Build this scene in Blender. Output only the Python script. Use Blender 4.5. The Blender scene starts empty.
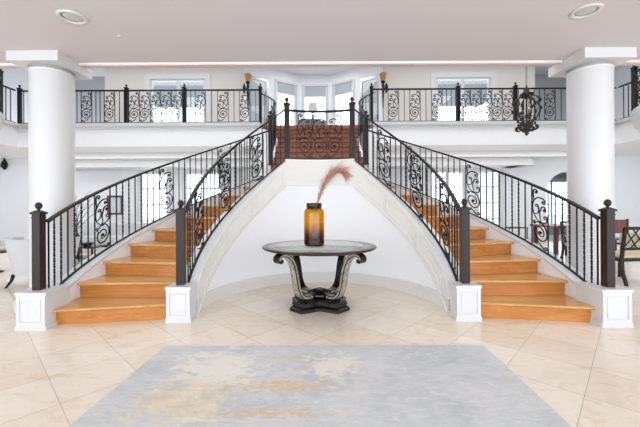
import bpy, math, random
from math import sin, cos, pi, radians as R_
from mathutils import Vector, Matrix
random.seed(7)
S = bpy.context.scene
COL = S.collection

# ---------------------------------------------------------------- camera
cd = bpy.data.cameras.new('camera'); cam = bpy.data.objects.new('camera', cd); COL.objects.link(cam)
cam.location = (-0.10, 0.0, 1.30)
cam.rotation_euler = (Matrix.Rotation(R_(90), 4, 'X') @ Matrix.Rotation(R_(-0.3), 4, 'Z')).to_euler()
cd.sensor_width = 36; cd.lens = 36 * 330 / 640
cd.shift_x = 6 / 640; cd.shift_y = -7.5 / 640
cd.clip_start = 0.05; cd.clip_end = 200
S.camera = cam
# ---------------------------------------------------------------- world and exposure
w = bpy.data.worlds.new('sky'); S.world = w; w.use_nodes = True
bg = w.node_tree.nodes['Background']
bg.inputs[0].default_value = (0.87, 0.94, 1.0, 1); bg.inputs[1].default_value = 2.9
S.view_settings.view_transform = 'Standard'; S.view_settings.look = 'None'
S.view_settings.exposure = 0.6; S.view_settings.gamma = 1; S.view_settings.use_curve_mapping = False

# unseen area lights added to brighten the hall, gallery underside, sides, upstairs and bay
def area(name, loc, sx, sy, power, col=(.95, .98, 1)):
    l = bpy.data.lights.new(name, 'AREA'); l.shape = 'RECTANGLE'; l.size = sx; l.size_y = sy; l.energy = power; l.color = col
    o = bpy.data.objects.new(name, l); COL.objects.link(o); o.location = loc
area('hall_fill', (0, 6.9, 6.85), 14, 3, 210)
area('soffit_fill_left', (-6.2, 9.85, 2.95), 9, .6, 30)
area('soffit_fill_right', (6.2, 9.85, 2.95), 9, .6, 30)
area('side_fill_left', (-9.8, 6.5, 2.95), 1.6, 4, 30)
area('side_fill_right', (9.8, 6.5, 2.95), 1.6, 4, 30)
area('upstairs_fill_left', (-6, 10.9, 6.8), 7, 1.5, 50)
area('upstairs_fill_right', (6, 10.9, 6.8), 7, 1.5, 50)
area('bay_fill', (0, 12.6, 6.78), 2.5, 1, 18)

# ---------------------------------------------------------------- materials
def lin(c):
    return tuple(((v/255+0.055)/1.055)**2.4 if v/255 > 0.04045 else v/255/12.92 for v in c) + (1,)
class NT:
    def __init__(s, name):
        s.m = bpy.data.materials.new(name); s.m.use_nodes = True
        s.t = s.m.node_tree; s.b = s.t.nodes['Principled BSDF']
        s.out = s.t.nodes['Material Output']
    def n(s, typ, **kw):
        nd = s.t.nodes.new(typ)
        for k, v in kw.items():
            if k.startswith('i_'): nd.inputs[k[2:].replace('_', ' ')].default_value = v
            elif isinstance(k, str): setattr(nd, k, v)
        return nd
    def l(s, a, b): s.t.links.new(a, b)
    def math(s, op, a, b=None, c=None, clamp=False):
        nd = s.t.nodes.new('ShaderNodeMath'); nd.operation = op; nd.use_clamp = clamp
        for i, v in enumerate((a, b, c)):
            if v is None: continue
            if isinstance(v, (int, float)): nd.inputs[i].default_value = v
            else: s.l(v, nd.inputs[i])
        return nd.outputs[0]
    def mix(s, f, a, b):
        nd = s.t.nodes.new('ShaderNodeMix'); nd.data_type = 'RGBA'
        for i, v in ((0, f), (6, a), (7, b)):
            if isinstance(v, (int, float, tuple)): nd.inputs[i].default_value = v
            else: s.l(v, nd.inputs[i])
        return nd.outputs[2]
    def noise(s, vec, scale, detail=4, rough=.5, dist=0):
        nd = s.t.nodes.new('ShaderNodeTexNoise')
        nd.inputs['Scale'].default_value = scale; nd.inputs['Detail'].default_value = detail
        nd.inputs['Roughness'].default_value = rough; nd.inputs['Distortion'].default_value = dist
        if vec is not None: s.l(vec, nd.inputs['Vector'])
        return nd.outputs[0]
    def mapping(s, vec, loc=(0,0,0), rot=(0,0,0), sc=(1,1,1)):
        nd = s.t.nodes.new('ShaderNodeMapping'); s.l(vec, nd.inputs[0])
        nd.inputs[1].default_value = loc; nd.inputs[2].default_value = rot; nd.inputs[3].default_value = sc
        return nd.outputs[0]
    def ramp(s, f, stops):
        nd = s.t.nodes.new('ShaderNodeValToRGB'); s.l(f, nd.inputs[0])
        el = nd.color_ramp.elements
        el[0].position, el[0].color = stops[0]; el[1].position, el[1].color = stops[-1]
        for p, c in stops[1:-1]:
            e = el.new(p); e.color = c
        return nd.outputs[0]
    def bump(s, h, strength=.1, dist=.01):
        nd = s.t.nodes.new('ShaderNodeBump'); nd.inputs['Strength'].default_value = strength
        nd.inputs['Distance'].default_value = dist; s.l(h, nd.inputs['Height']); s.l(nd.outputs[0], s.b.inputs['Normal'])

def plain(name, rgb, rough=.5, metal=0, var=.04, scale=6, bump=0, spec=.5):
    q = NT(name); c = lin(rgb)
    geo = q.t.nodes.new('ShaderNodeTexCoord').outputs['Object']
    nz = q.noise(geo, scale, 3)
    a = tuple(max(0, v*(1-var)) for v in c[:3]) + (1,); b = tuple(min(1, v*(1+var)) for v in c[:3]) + (1,)
    q.l(q.mix(nz, a, b), q.b.inputs['Base Color'])
    q.b.inputs['Roughness'].default_value = rough; q.b.inputs['Metallic'].default_value = metal
    q.b.inputs['Specular IOR Level'].default_value = spec
    if bump: q.bump(q.noise(geo, scale*12, 3), bump)
    return q.m

def wood(name, c1, c2, c3, rough=.3, along='X', board=.09):
    q = NT(name); tc = q.t.nodes.new('ShaderNodeTexCoord').outputs['Object']
    sc = {'X': (.8, 14, 14), 'Y': (14, .8, 14), 'Z': (14, 14, .8)}[along]
    mp = q.mapping(tc, sc=sc)
    g = q.noise(mp, 2.2, 6, .6, 1.2)
    g2 = q.noise(q.mapping(tc, sc=tuple(v*.35 for v in sc)), 1.6, 2)
    f = q.math('ADD', q.math('MULTIPLY', g, .65), q.math('MULTIPLY', g2, .35))
    q.l(q.ramp(f, [(.3, lin(c1)), (.52, lin(c2)), (.72, lin(c3))]), q.b.inputs['Base Color'])
    q.b.inputs['Roughness'].default_value = rough
    q.bump(g, .03)
    return q.m

M = {}
M['wall'] = plain('white_paint', (240, 240, 243), .6, var=.01)
M['wall_blue'] = plain('pale_blue_white_paint', (228, 231, 236), .6, var=.01)
M['trim'] = plain('white_gloss_trim', (212, 212, 213), .35, var=.01)
M['cream'] = plain('cream_trim', (224, 221, 216), .45, var=.015)
M['band'] = plain('warm_white_band_paint', (230, 227, 221), .45, var=.01)
M['beige_wall'] = plain('beige_wall_paint', (214, 207, 200), .65, var=.01)
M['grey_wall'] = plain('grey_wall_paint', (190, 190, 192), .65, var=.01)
M['ceiling'] = plain('taupe_ceiling_paint', (212, 206, 209), .7, var=.012, scale=1)
M['bead'] = plain('pale_bead_paint', (236, 222, 218), .5, var=.01)
M['iron'] = plain('black_wrought_iron', (20, 19, 21), .42, 0, var=.15, scale=30, spec=.3)
M['newel'] = plain('dark_brown_newel_paint', (44, 35, 34), .4, 0, var=.12, scale=25, spec=.3)
M['iron_b'] = plain('antique_bronze_iron', (42, 37, 36), .45, .1, var=.3, scale=60)
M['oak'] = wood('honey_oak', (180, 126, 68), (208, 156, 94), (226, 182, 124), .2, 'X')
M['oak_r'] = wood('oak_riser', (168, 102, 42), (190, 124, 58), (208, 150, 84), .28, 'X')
M['redwood'] = wood('reddish_stair_wood', (146, 84, 58), (170, 106, 76), (192, 128, 96), .35, 'X')
M['redwood_dark'] = wood('reddish_stair_tread', (96, 54, 38), (116, 68, 50), (134, 84, 62), .35, 'X')
M['darkwood'] = wood('espresso_wood', (14, 10, 9), (24, 17, 15), (36, 27, 24), .2, 'Z')
M['mahogany'] = wood('red_brown_wood', (84, 38, 26), (112, 54, 38), (138, 76, 54), .35, 'Z')
M['chrome'] = plain('brushed_metal', (170, 170, 172), .3, .9)
M['lightgrey'] = plain('light_grey_fabric', (205, 206, 208), .9, var=.05, scale=40, bump=.15)
M['greyfab'] = plain('mid_grey_fabric', (120, 122, 128), .9, var=.12, scale=40, bump=.2)
M['creamfab'] = plain('cream_fabric', (214, 200, 176), .9, var=.08, scale=40, bump=.15)
M['shade'] = plain('roller_shade', (178, 182, 188), .8, var=.03)
M['lampshade'] = plain('white_lampshade', (225, 222, 214), .8)
M['burgundy'] = plain('burgundy_frame', (92, 52, 62), .45, var=.1)
M['art'] = plain('pale_blue_art', (196, 206, 216), .5, var=.12, scale=3)
M['greyroof'] = plain('grey_exterior_soffit', (120, 124, 130), .8)
M['stone'] = plain('exterior_paving', (205, 200, 192), .8)
M['downlight'] = plain('downlight_reflector', (205, 201, 200), .4, .1)
M['bulb'] = plain('frosted_bulb', (232, 226, 214), .4)
M['amber'] = plain('amber_glass_cup', (176, 128, 66), .3, var=.2, scale=30)
M['twig'] = plain('dark_twig', (62, 52, 48), .8)

# travertine floor
q = NT('travertine_tile'); tc = q.t.nodes.new('ShaderNodeTexCoord').outputs['Object']
TS = .498
mp = q.mapping(tc, loc=(0, 0, 0), rot=(0, 0, R_(44)))
mp = q.mapping(mp, loc=(.312, -.33+.498*40, 0))
br = q.t.nodes.new('ShaderNodeTexBrick'); q.l(mp, br.inputs['Vector'])
br.offset = 0; br.squash = 1
br.inputs['Scale'].default_value = 1; br.inputs['Brick Width'].default_value = TS; br.inputs['Row Height'].default_value = TS
br.inputs['Mortar Size'].default_value = .0034; br.inputs['Mortar Smooth'].default_value = .3
br.inputs['Color1'].default_value = lin((242, 233, 221)); br.inputs['Color2'].default_value = lin((233, 219, 201))
br.inputs['Mortar'].default_value = lin((198, 182, 165)); br.inputs['Bias'].default_value = 0
n1 = q.noise(q.mapping(tc, rot=(0,0,.6), sc=(1, 2.2, 1)), 3.0, 7, .62, 1.4)
n2 = q.noise(tc, 16, 5, .6, .6)
veins = q.ramp(n1, [(.28, lin((236, 226, 212))), (.5, lin((255, 252, 248))), (.62, lin((240, 224, 202))), (.75, lin((214, 190, 162)))])
mul = q.t.nodes.new('ShaderNodeMix'); mul.data_type = 'RGBA'; mul.blend_type = 'MULTIPLY'; mul.inputs[0].default_value = .55
q.l(br.outputs[0], mul.inputs[6]); q.l(veins, mul.inputs[7])
q.l(q.mix(q.math('MULTIPLY', n2, .22), mul.outputs[2], lin((238, 226, 208))), q.b.inputs['Base Color'])
q.l(q.math('ADD', q.math('MULTIPLY', n1, .18), .13), q.b.inputs['Roughness'])
M['floor'] = q.m

# abstract rug; object coordinates are metres in the room
q = NT('abstract_rug'); tc = q.t.nodes.new('ShaderNodeTexCoord').outputs['Object']
sx = q.t.nodes.new('ShaderNodeSeparateXYZ'); q.l(tc, sx.inputs[0]); X, Y = sx.outputs[0], sx.outputs[1]
n_soft = q.noise(q.mapping(tc, sc=(1, 1.2, 1)), 1.8, 5, .6, .8)
base = q.ramp(n_soft, [(.3, lin((180, 183, 186))), (.5, lin((196, 198, 199))), (.68, lin((208, 206, 205)))])
stroke = q.noise(q.mapping(tc, rot=(0, 0, .5), sc=(5, 16, 1)), 1.6, 6, .7, 1.2)
base = q.mix(q.math('MULTIPLY', q.math('SUBTRACT', stroke, .46, clamp=True), 3.0, clamp=True), base, lin((222, 220, 217)))
def blob(cx, cy, rx, ry, soft=1.0):
    dx = q.math('DIVIDE', q.math('SUBTRACT', X, cx), rx); dy = q.math('DIVIDE', q.math('SUBTRACT', Y, cy), ry)
    d = q.math('SQRT', q.math('ADD', q.math('MULTIPLY', dx, dx), q.math('MULTIPLY', dy, dy)))
    return q.math('SUBTRACT', 1.15, d, clamp=True)
def mask(b, nz, th, gain=9):
    return q.math('MULTIPLY', q.math('SUBTRACT', q.math('ADD', q.math('MULTIPLY', b, .8), q.math('MULTIPLY', q.math('SUBTRACT', nz, .5), 2.6)), th), 5, clamp=True)
rag = q.math('ADD', q.math('MULTIPLY', q.noise(q.mapping(tc, rot=(0, 0, .4), sc=(7, 12, 1)), 2.2, 10, .82, .6), .6), q.math('MULTIPLY', q.noise(q.mapping(tc, rot=(0, 0, .7), sc=(2.2, 3.6, 1)), 2.4, 4, .6, .5), .55))
rag2 = q.noise(q.mapping(tc, sc=(6, 13, 1)), 2.4, 7, .75, .4)
wm = mask(blob(-.88, 2.62, .60, .60), rag, .64)
base = q.mix(wm, base, lin((228, 222, 212)))
wm = mask(blob(.05, 2.66, .38, .32), rag, .60)
base = q.mix(wm, base, lin((226, 218, 206)))
wm = mask(blob(-1.0, 2.2, .62, .42), rag, .60)
base = q.mix(q.math('MULTIPLY', wm, .85), base, q.mix(q.math('MULTIPLY', q.math('SUBTRACT', rag, .45), 4, clamp=True), lin((204, 184, 144)), lin((228, 220, 202))))
om = mask(blob(-.35, 2.36, .95, .20), rag2, .62)
base = q.mix(q.math('MULTIPLY', om, .75), base, lin((216, 182, 130)))
om = mask(blob(-.4, 2.05, 1.0, .14), rag2, .66)
base = q.mix(q.math('MULTIPLY', om, .8), base, lin((216, 182, 130)))
om = mask(blob(-.3, 2.8, .4, .14), rag2, .66)
base = q.mix(q.math('MULTIPLY', om, .7), base, lin((218, 186, 136)))
sp = q.math('MULTIPLY', q.math('SUBTRACT', q.noise(q.mapping(tc, sc=(14, 26, 1)), 2, 3, .6), .66), 12, clamp=True)
base = q.mix(q.math('MULTIPLY', sp, .8), base, lin((228, 218, 202)))
q.l(base, q.b.inputs['Base Color']); q.b.inputs['Roughness'].default_value = .75
q.bump(q.noise(tc, 180, 3), .25, .004)
M['rug'] = q.m

# window glass: thin clear sheet with a weak reflection
q = NT('window_glass'); q.t.nodes.remove(q.b)
tr = q.t.nodes.new('ShaderNodeBsdfTransparent'); tr.inputs[0].default_value = (.93, .96, .97, 1)
gl = q.t.nodes.new('ShaderNodeBsdfGlossy'); gl.inputs['Roughness'].default_value = .03
mx = q.t.nodes.new('ShaderNodeMixShader'); mx.inputs[0].default_value = .08
q.l(tr.outputs[0], mx.inputs[1]); q.l(gl.outputs[0], mx.inputs[2]); q.l(mx.outputs[0], q.out.inputs[0])
M['glass'] = q.m
M['grey_glass'] = q.m.copy(); M['grey_glass'].name = 'grey_tinted_glass'
for nd in M['grey_glass'].node_tree.nodes:
    if nd.type == 'BSDF_TRANSPARENT': nd.inputs[0].default_value = (.34, .34, .34, 1)
# amber bottle glass, brown towards its foot (tinted that way)
q = NT('amber_ombre_glass'); tc = q.t.nodes.new('ShaderNodeTexCoord').outputs['Generated']
sz = q.t.nodes.new('ShaderNodeSeparateXYZ'); q.l(tc, sz.inputs[0])
c = q.ramp(sz.outputs[2], [(0, (.40, .24, .20, 1)), (.14, (.44, .25, .18, 1)), (.40, (.82, .60, .20, 1)), (.56, (.90, .71, .22, 1)), (.84, (.90, .71, .24, 1)), (.88, (.40, .32, .30, 1)), (1, (.38, .32, .31, 1))])
q.t.nodes.remove(q.b)
tr = q.t.nodes.new('ShaderNodeBsdfTransparent'); q.l(c, tr.inputs[0])
gl = q.t.nodes.new('ShaderNodeBsdfGlossy'); gl.inputs['Roughness'].default_value = .06
fr_ = q.t.nodes.new('ShaderNodeFresnel'); fr_.inputs[0].default_value = 1.5
mx = q.t.nodes.new('ShaderNodeMixShader'); mx.inputs[0].default_value = .04
q.l(tr.outputs[0], mx.inputs[1]); q.l(gl.outputs[0], mx.inputs[2]); q.l(mx.outputs[0], q.out.inputs[0])
M['bottle'] = q.m
q = NT('pale_mirror_inlay'); tc = q.t.nodes.new('ShaderNodeTexCoord').outputs['Object']
q.l(q.mix(q.noise(tc, 5, 5, .6, 1), lin((126, 132, 130)), lin((176, 178, 172))), q.b.inputs['Base Color'])
q.b.inputs['Roughness'].default_value = .05; q.b.inputs['Specular IOR Level'].default_value = 1.0
M['inlay'] = q.m
q = NT('silver_leaf'); tc = q.t.nodes.new('ShaderNodeTexCoord').outputs['Object']
q.l(q.ramp(q.noise(tc, 26, 6, .7, .8), [(.35, lin((104, 94, 84))), (.5, lin((172, 164, 150))), (.65, lin((206, 200, 186)))]), q.b.inputs['Base Color'])
q.b.inputs['Roughness'].default_value = .35; q.b.inputs['Metallic'].default_value = .35; q.bump(q.noise(tc, 60, 4), .3, .01)
M['silver'] = q.m
M['plume'] = plain('dried_pampas', (208, 164, 146), .9, var=.3, scale=30)
M['stem'] = plain('dried_stem', (150, 110, 70), .8)

# ---------------------------------------------------------------- mesh builder
class MB:
    def __init__(s): s.v = []; s.f = []; s.sm = []
    def add(s, vs, fs, smooth=False):
        o = len(s.v); s.v += [Vector(p) for p in vs]
        s.f += [tuple(i+o for i in f) for f in fs]; s.sm += [smooth]*len(fs); return s
    def box(s, x0, x1, y0, y1, z0, z1, bev=0):
        if bev <= 0:
            vs = [(x, y, z) for z in (z0, z1) for y in (y0, y1) for x in (x0, x1)]
            return s.add(vs, [(0,2,3,1), (4,5,7,6), (0,1,5,4), (2,6,7,3), (0,4,6,2), (1,3,7,5)])
        b = bev; rings = []
        for z, d in ((z0, b), (z0+b, 0), (z1-b, 0), (z1, b)):
            rings.append([(x0+d+ (b if False else 0), y0+d, z), (x1-d, y0+d, z), (x1-d, y1-d, z), (x0+d, y1-d, z)])
        return s.loft(rings, smooth=False)
    def loft(s, rings, smooth=True, caps=True, closed=True):
        n = len(rings[0]); vs = [p for r in rings for p in r]; fs = []
        for i in range(len(rings)-1):
            for j in range(n if closed else n-1):
                a, b = i*n+j, i*n+(j+1) % n
                fs.append((a, b, b+n, a+n))
        s.add(vs, fs, smooth)
        if caps and closed:
            s.add(rings[0], [tuple(reversed(range(n)))]); s.add(rings[-1], [tuple(range(n))])
        return s
    def tube(s, path, r, n=6, caps=True, flat=1.0):
        P = [Vector(p) for p in path]; m = len(P)
        rr = r if isinstance(r, (list, tuple)) else [r]*m
        T = []
        for i in range(m):
            t = P[min(i+1, m-1)] - P[max(i-1, 0)]
            T.append(t.normalized() if t.length > 1e-9 else Vector((0, 0, 1)))
        up = Vector((0, 0, 1)) if abs(T[0].z) < .9 else Vector((1, 0, 0))
        nrm = (up - T[0]*up.dot(T[0])).normalized(); rings = []
        for i in range(m):
            nrm = (nrm - T[i]*nrm.dot(T[i]))
            nrm = nrm.normalized() if nrm.length > 1e-6 else T[i].orthogonal().normalized()
            bn = T[i].cross(nrm)
            rings.append([P[i] + (nrm*cos(2*pi*k/n)*flat + bn*sin(2*pi*k/n))*rr[i] for k in range(n)])
        return s.loft(rings, True, caps)
    def rail(s, path, w, h):   # horizontal-section rail: width w, height h, slightly crowned
        P = [Vector(p) for p in path]; m = len(P); rings = []
        for i in range(m):
            t = P[min(i+1, m-1)] - P[max(i-1, 0)]; t.z = 0
            t = t.normalized() if t.length > 1e-9 else Vector((0, 1, 0))
            nx = Vector((t.y, -t.x, 0)); u = Vector((0, 0, 1))
            rings.append([P[i]+nx*(a*w/2)+u*(b*h) for a, b in ((-1, 0), (1, 0), (1, .7), (.6, 1), (-.6, 1), (-1, .7))])
        return s.loft(rings, False)
    def lathe(s, prof, c=(0, 0, 0), n=24, smooth=True, rot=0):
        c = Vector(c); rings = [[c+Vector((r*cos(2*pi*k/n+rot), r*sin(2*pi*k/n+rot), z)) for k in range(n)] for r, z in prof]
        return s.loft(rings, smooth)
    def prism(s, poly, z0, z1, inset=0):
        n = len(poly)
        s.loft([[(x, y, z0) for x, y in poly], [(x, y, z1) for x, y in poly]], smooth=False); return s
    def ball(s, c, r, n=10, sz=1):
        prof = [(r*sin(pi*i/6), -r*cos(pi*i/6)*sz) for i in range(7)]; prof[0] = (r*.02, prof[0][1]); prof[-1] = (r*.02, prof[-1][1])
        return s.lathe(prof, c, n)

def wloc(o):
    v = Vector((0, 0, 0))
    while o: v += o.location; o = o.parent
    return v
def obj(name, mb, mat, parent=None, world=True, loc=None):
    """links the collected faces as one mesh; vertices are given in room coordinates"""
    off = wloc(parent) if (parent and world) else Vector((0, 0, 0))
    if loc: off = off + Vector(loc)
    me = bpy.data.meshes.new(name); me.from_pydata([tuple(v-off) for v in mb.v], [], mb.f)
    me.polygons.foreach_set('use_smooth', mb.sm)
    me.materials.append(M[mat]); me.update()
    import bmesh
    b = bmesh.new(); b.from_mesh(me); bmesh.ops.recalc_face_normals(b, faces=b.faces); b.to_mesh(me); b.free()
    o = bpy.data.objects.new(name, me); COL.objects.link(o)
    if parent: o.parent = parent
    if loc: o.location = loc
    return o
def thing(name, label, cat, loc=(0, 0, 0), group=None):
    o = bpy.data.objects.new(name, None); COL.objects.link(o); o.empty_display_size = .1
    o.location = loc; o['label'] = label; o['category'] = cat
    if group: o['group'] = group
    return o
def tag(o, label, cat, group=None):
    o['label'] = label; o['category'] = cat
    if group: o['group'] = group
    return o
def struct(name, mb, mat, parent=None):
    o = obj(name, mb, mat, parent)
    if not parent: o['kind'] = 'structure'
    return o
def dup(root, loc, label=None, rotz=None):
    r = root.copy(); COL.objects.link(r); r.location = loc
    if rotz is not None: r.rotation_euler = (0, 0, rotz)
    if label: r['label'] = label
    for ch in list(root.children):
        c_ = ch.copy(); COL.objects.link(c_); c_.parent = r
        for g in ch.children:
            d = g.copy(); COL.objects.link(d); d.parent = c_
    return r

# ---------------------------------------------------------------- dimensions
CY = 4.10            # centre of both curved stairs
UP = 3.64            # upper floor
CEIL = 3.243          # low ceiling over the camera
PHI0, PHI1, NT_ = -9.0, 68.0, 10
DP = 8.65; PHIL = PHI0 + NT_*DP      # treads end at the landing edge
LAND = 2.065
def P(side, r, phi, z): a = R_(phi); return (side*r*cos(a), CY + r*sin(a), z)   # side -1 left, +1 right
zb_in = lambda f: .505 + .0229*f
zt_in = lambda f: 1.405 + .0221*f
zb_out = lambda f: max(.375, .48 + .0212*f)
zt_out = lambda f: 1.31 + .0225*f

# ---------------------------------------------------------------- room
struct('floor', MB().box(-11.5, 11.5, -3, 11.6, -.2, 0), 'floor')
cl = MB().box(-11.5, 11.5, -3, 4.62, CEIL, UP)
struct('ceiling', cl, 'ceiling')
bead = MB()
bead.tube([(-11.5, 4.47, CEIL), (11.5, 4.47, CEIL)], .03, 8)
struct('trim_1', bead, 'bead')
WY = 11.5
# lower back wall with four windows and an arched opening
def wall_with_holes(x0, x1, z0, z1, y0, y1, holes):
    mb = MB(); xs = sorted({x0, x1} | {h[0] for h in holes} | {h[1] for h in holes})
    for a, b in zip(xs[:-1], xs[1:]):
        hs = sorted([h for h in holes if h[0] <= a+1e-6 and h[1] >= b-1e-6], key=lambda h: h[2]); z = z0
        for h in hs:
            if h[2] > z: mb.box(a, b, y0, y1, z, h[2])
            z = h[3]
        if z < z1: mb.box(a, b, y0, y1, z, z1)
    return mb
low_w = [(-6.15, -5.2, .25, 2.5), (-4.6, -3.3, .25, 2.5), (3.95, 5.15, .25, 2.5), (5.6, 6.4, .25, 2.5)]
AX, AR, AZ = 8.75, .75, 1.70
mb = wall_with_holes(-11.5, 11.5, 0, 3.0, WY, WY+.2, low_w + [(AX-AR, AX+AR, 0, 2.46)])
pts = [(AX+AR*cos(pi-pi*i/20), AZ+AR*sin(pi-pi*i/20)) for i in range(21)]
for (xa, za), (xb, zb) in zip(pts[:-1], pts[1:]):
    mb.add([(xa, WY, za), (xb, WY, zb), (xb, WY, 2.46), (xa, WY, 2.46), (xa, WY+.2, za), (xb, WY+.2, zb), (xb, WY+.2, 2.46), (xa, WY+.2, 2.46)],
           [(0,1,2,3), (4,7,6,5), (0,4,5,1)])
struct('wall_back', mb, 'wall_blue')
struct('wall_left', MB().box(-11.7, -11.5, -3, 11.7, 0, UP), 'wall_blue')
struct('wall_right', MB().box(11.5, 11.7, -3, 11.7, 0, UP), 'wall_blue')
bb = MB()
for a, b in ((-11.5, AX-AR), (AX+AR, 11.5)): bb.box(a, b, WY-.02, WY, 0, .16)
struct('baseboard_back', bb, 'trim')
# room beyond the arch
mb = wall_with_holes(7.2, 11.5, 0, 2.9, 14.4, 14.5, [(9.5, 11.1, .3, 2.35)]); mb.box(7.1, 7.2, 11.7, 14.5, 0, 2.9)
mb.box(7.1, 11.5, 11.7, 14.5, -.1, 0); mb.box(11.5, 11.6, 11.7, 14.5, 0, 2.9)
struct('wall_alcove', mb, 'grey_wall')
struct('ceiling_alcove', MB().box(7.1, 11.6, 11.7, 14.5, 2.9, 2.99), 'grey_wall')
# exterior paving and porch soffit seen through panes
struct('floor_terrace', MB().box(-30, 30, 14.6, 40, -.3, -.05), 'stone')

wn = [0]
def window(x0, x1, z0, z1, y, nx=2, nz=1, fw=.06, shade=0, A=None, B=None, mat='trim', casing=.1):
    """window in a wall facing -Y, or along the plan line A-B"""
    wn[0] += 1
    if A is None: A, B = Vector((x0, y, 0)), Vector((x1, y, 0)); 
    else: A, B = Vector((*A, 0)), Vector((*B, 0))
    d = (B-A).normalized(); nrm = Vector((-d.y, d.x, 0)); L = (B-A).length
    def bx(mb, a, b, q0, q1, za, zc):
        c = [A+d*a+nrm*q0, A+d*b+nrm*q0, A+d*b+nrm*q1, A+d*a+nrm*q1]
        return mb.loft([[(p.x, p.y, za) for p in c], [(p.x, p.y, zc) for p in c]], False)
    fr = MB()
    for a, b, za, zc in ((-casing, 0, z0, z1+casing), (L, L+casing, z0, z1+casing), (0, L, z1, z1+casing)): bx(fr, a, b, -.03, .0, za, zc)
    for a, b, za, zc in ((0, fw, z0, z1), (L-fw, L, z0, z1), (fw, L-fw, z1-fw, z1), (fw, L-fw, z0, z0+fw)): bx(fr, a, b, .02, .12, za, zc)
    o = struct('window_%d' % wn[0], fr, mat)
    mu = MB()
    for i in range(1, nx): bx(mu, L*i/nx-.035, L*i/nx+.035, .03, .10, z0+fw, z1-fw)
    for i in range(1, nz): z = z0+(z1-z0)*i/nz; bx(mu, fw, L-fw, .04, .09, z-.02, z+.02)
    if mu.v: obj('mullion', mu, mat, o)
    for i in range(nx):
        a, b = max(fw, L*i/nx+.035), min(L-fw, L*(i+1)/nx-.035)
        obj('pane', bx(MB(), a, b, .06, .068, z0+fw, z1-fw), 'glass', o)
    if shade:
        obj('roller_shade', bx(MB(), fw, L-fw, .005, .015, z1-shade, z1-.02), 'shade', o)
for x0, x1, z0, z1 in low_w: window(x0, x1, z0, z1, WY, 2 if x1-x0 > 1 else 1, 4)
window(9.5, 11.1, .3, 2.35, 14.4, 2, 4)

# upper gallery floor, fascia, cornice, beams
FX = 1.6                 # half opening of the central flight at the gallery
def flare(y):            # half-width of the central flight at depth y
    if y < 8.3: return 1.02
    t = min(1, (y-8.3)/1.0); return 1.02 + (FX-1.02)*(1-math.sqrt(max(0, 1-t*t)))
gal = MB()
for s in (-1, 1):
    x0, x1 = sorted((s*FX, s*11.5))
    gal.box(x0, x1, 9.3, 12.5, 3.0, UP)
gal.box(-FX, FX, 9.56, 14.2, 3.0, UP)
gal.box(-3, -FX, 12.5, 14.2, 3.0, UP); gal.box(FX, 3, 12.5, 14.2, 3.0, UP)
for s in (-1, 1):
    x0, x1 = sorted((s*8.45, s*11.5))
    gal.box(x0, x1, 4.62, 9.3, 3.0, UP)
struct('floor_upper', gal, 'wall')
tr = MB()
for s in (-1, 1):
    x0, x1 = sorted((s*FX, s*8.40))
    tr.box(x0, x1, 9.22, 9.3, UP-.08, UP+.01); tr.box(x0, x1, 9.255, 9.3, UP-.16, UP-.08)
    x0, x1 = sorted((s*8.37, s*8.45))
    tr.box(x0, x1, 4.1, 9.3, UP-.08, UP+.01)
struct('trim_2', tr, 'trim')
struct('trim_3', MB().box(-8.4, 8.4, 10.35, 10.6, 2.82, 3.0), 'trim')
bm2 = MB().box(-8.4, 6.75, 10.6, 11.45, 2.58, 2.999)
bm2.lathe([(.43, 2.58), (.43, 2.999)], (6.75, 11.02, 0), 24, False)
struct('trim_4', bm2, 'trim')

# upper back walls with bay
UY = 12.5; UT = 7.3
up_w = [(-6.28, -4.2, UP+.02, 6.14), (4.55, 6.62, UP+.02, 6.14)]
struct('wall_upper_left', wall_with_holes(-8.0, -2.75, UP, UT, UY, UY+.15, [up_w[0]]), 'beige_wall')
struct('wall_upper_right', wall_with_holes(2.55, 8.3, UP, UT, UY, UY+.15, [up_w[1]]), 'beige_wall')
for x0, x1, z0, z1 in up_w: window(x0, x1, z0, z1, UY, 2, 1, .07, 0, casing=.2)
struct('wall_upper_far', MB().box(-14, -8.0, 14.0, 14.1, UP, UT).box(8.3, 14, 14.0, 14.1, UP, UT).box(-8.02, -8.0, 12.65, 14, UP, UT).box(8.3, 8.32, 12.65, 14, UP, UT), 'grey_wall')
bay = [(-2.75, 12.5), (-1.85, 13.2), (-.72, 13.95), (.62, 13.95), (1.72, 13.2), (2.55, 12.5)]
specs = [(.18, .95, 6.34, 0), (.22, .90, 6.36, 1), (.15, .88, 6.36, 1), (.12, .80, 6.36, 1), (.05, .82, 6.34, 0)]
bw = MB()
for (A, B), (t0, t1, zt, sh) in zip(zip(bay[:-1], bay[1:]), specs):
    A, B = Vector((*A, 0)), Vector((*B, 0)); d = B-A; n = Vector((-d.y, d.x, 0)).normalized()*.12
    def seg(u0, u1, za, zc):
        c = [A+d*u0, A+d*u1, A+d*u1+n, A+d*u0+n]
        bw.loft([[(p.x, p.y, za) for p in c], [(p.x, p.y, zc) for p in c]], False)
    zbm = UP+.02 if not sh else UP+.35
    seg(0, t0, UP, UT); seg(t1, 1, UP, UT); seg(t0, t1, zt, UT)
    if sh: seg(t0, t1, UP, zbm)
    p0, p1 = A+d*t0, A+d*t1
    if not sh: DOORS = globals().setdefault('DOORS', []) ; DOORS.append((p0.copy(), p1.copy(), zt))
    else: window(0, 0, zbm, zt, 0, 1, 1, 0.06, .45, (p0.x, p0.y), (p1.x, p1.y), casing=.07)
struct('wall_bay', bw, 'wall')
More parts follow.
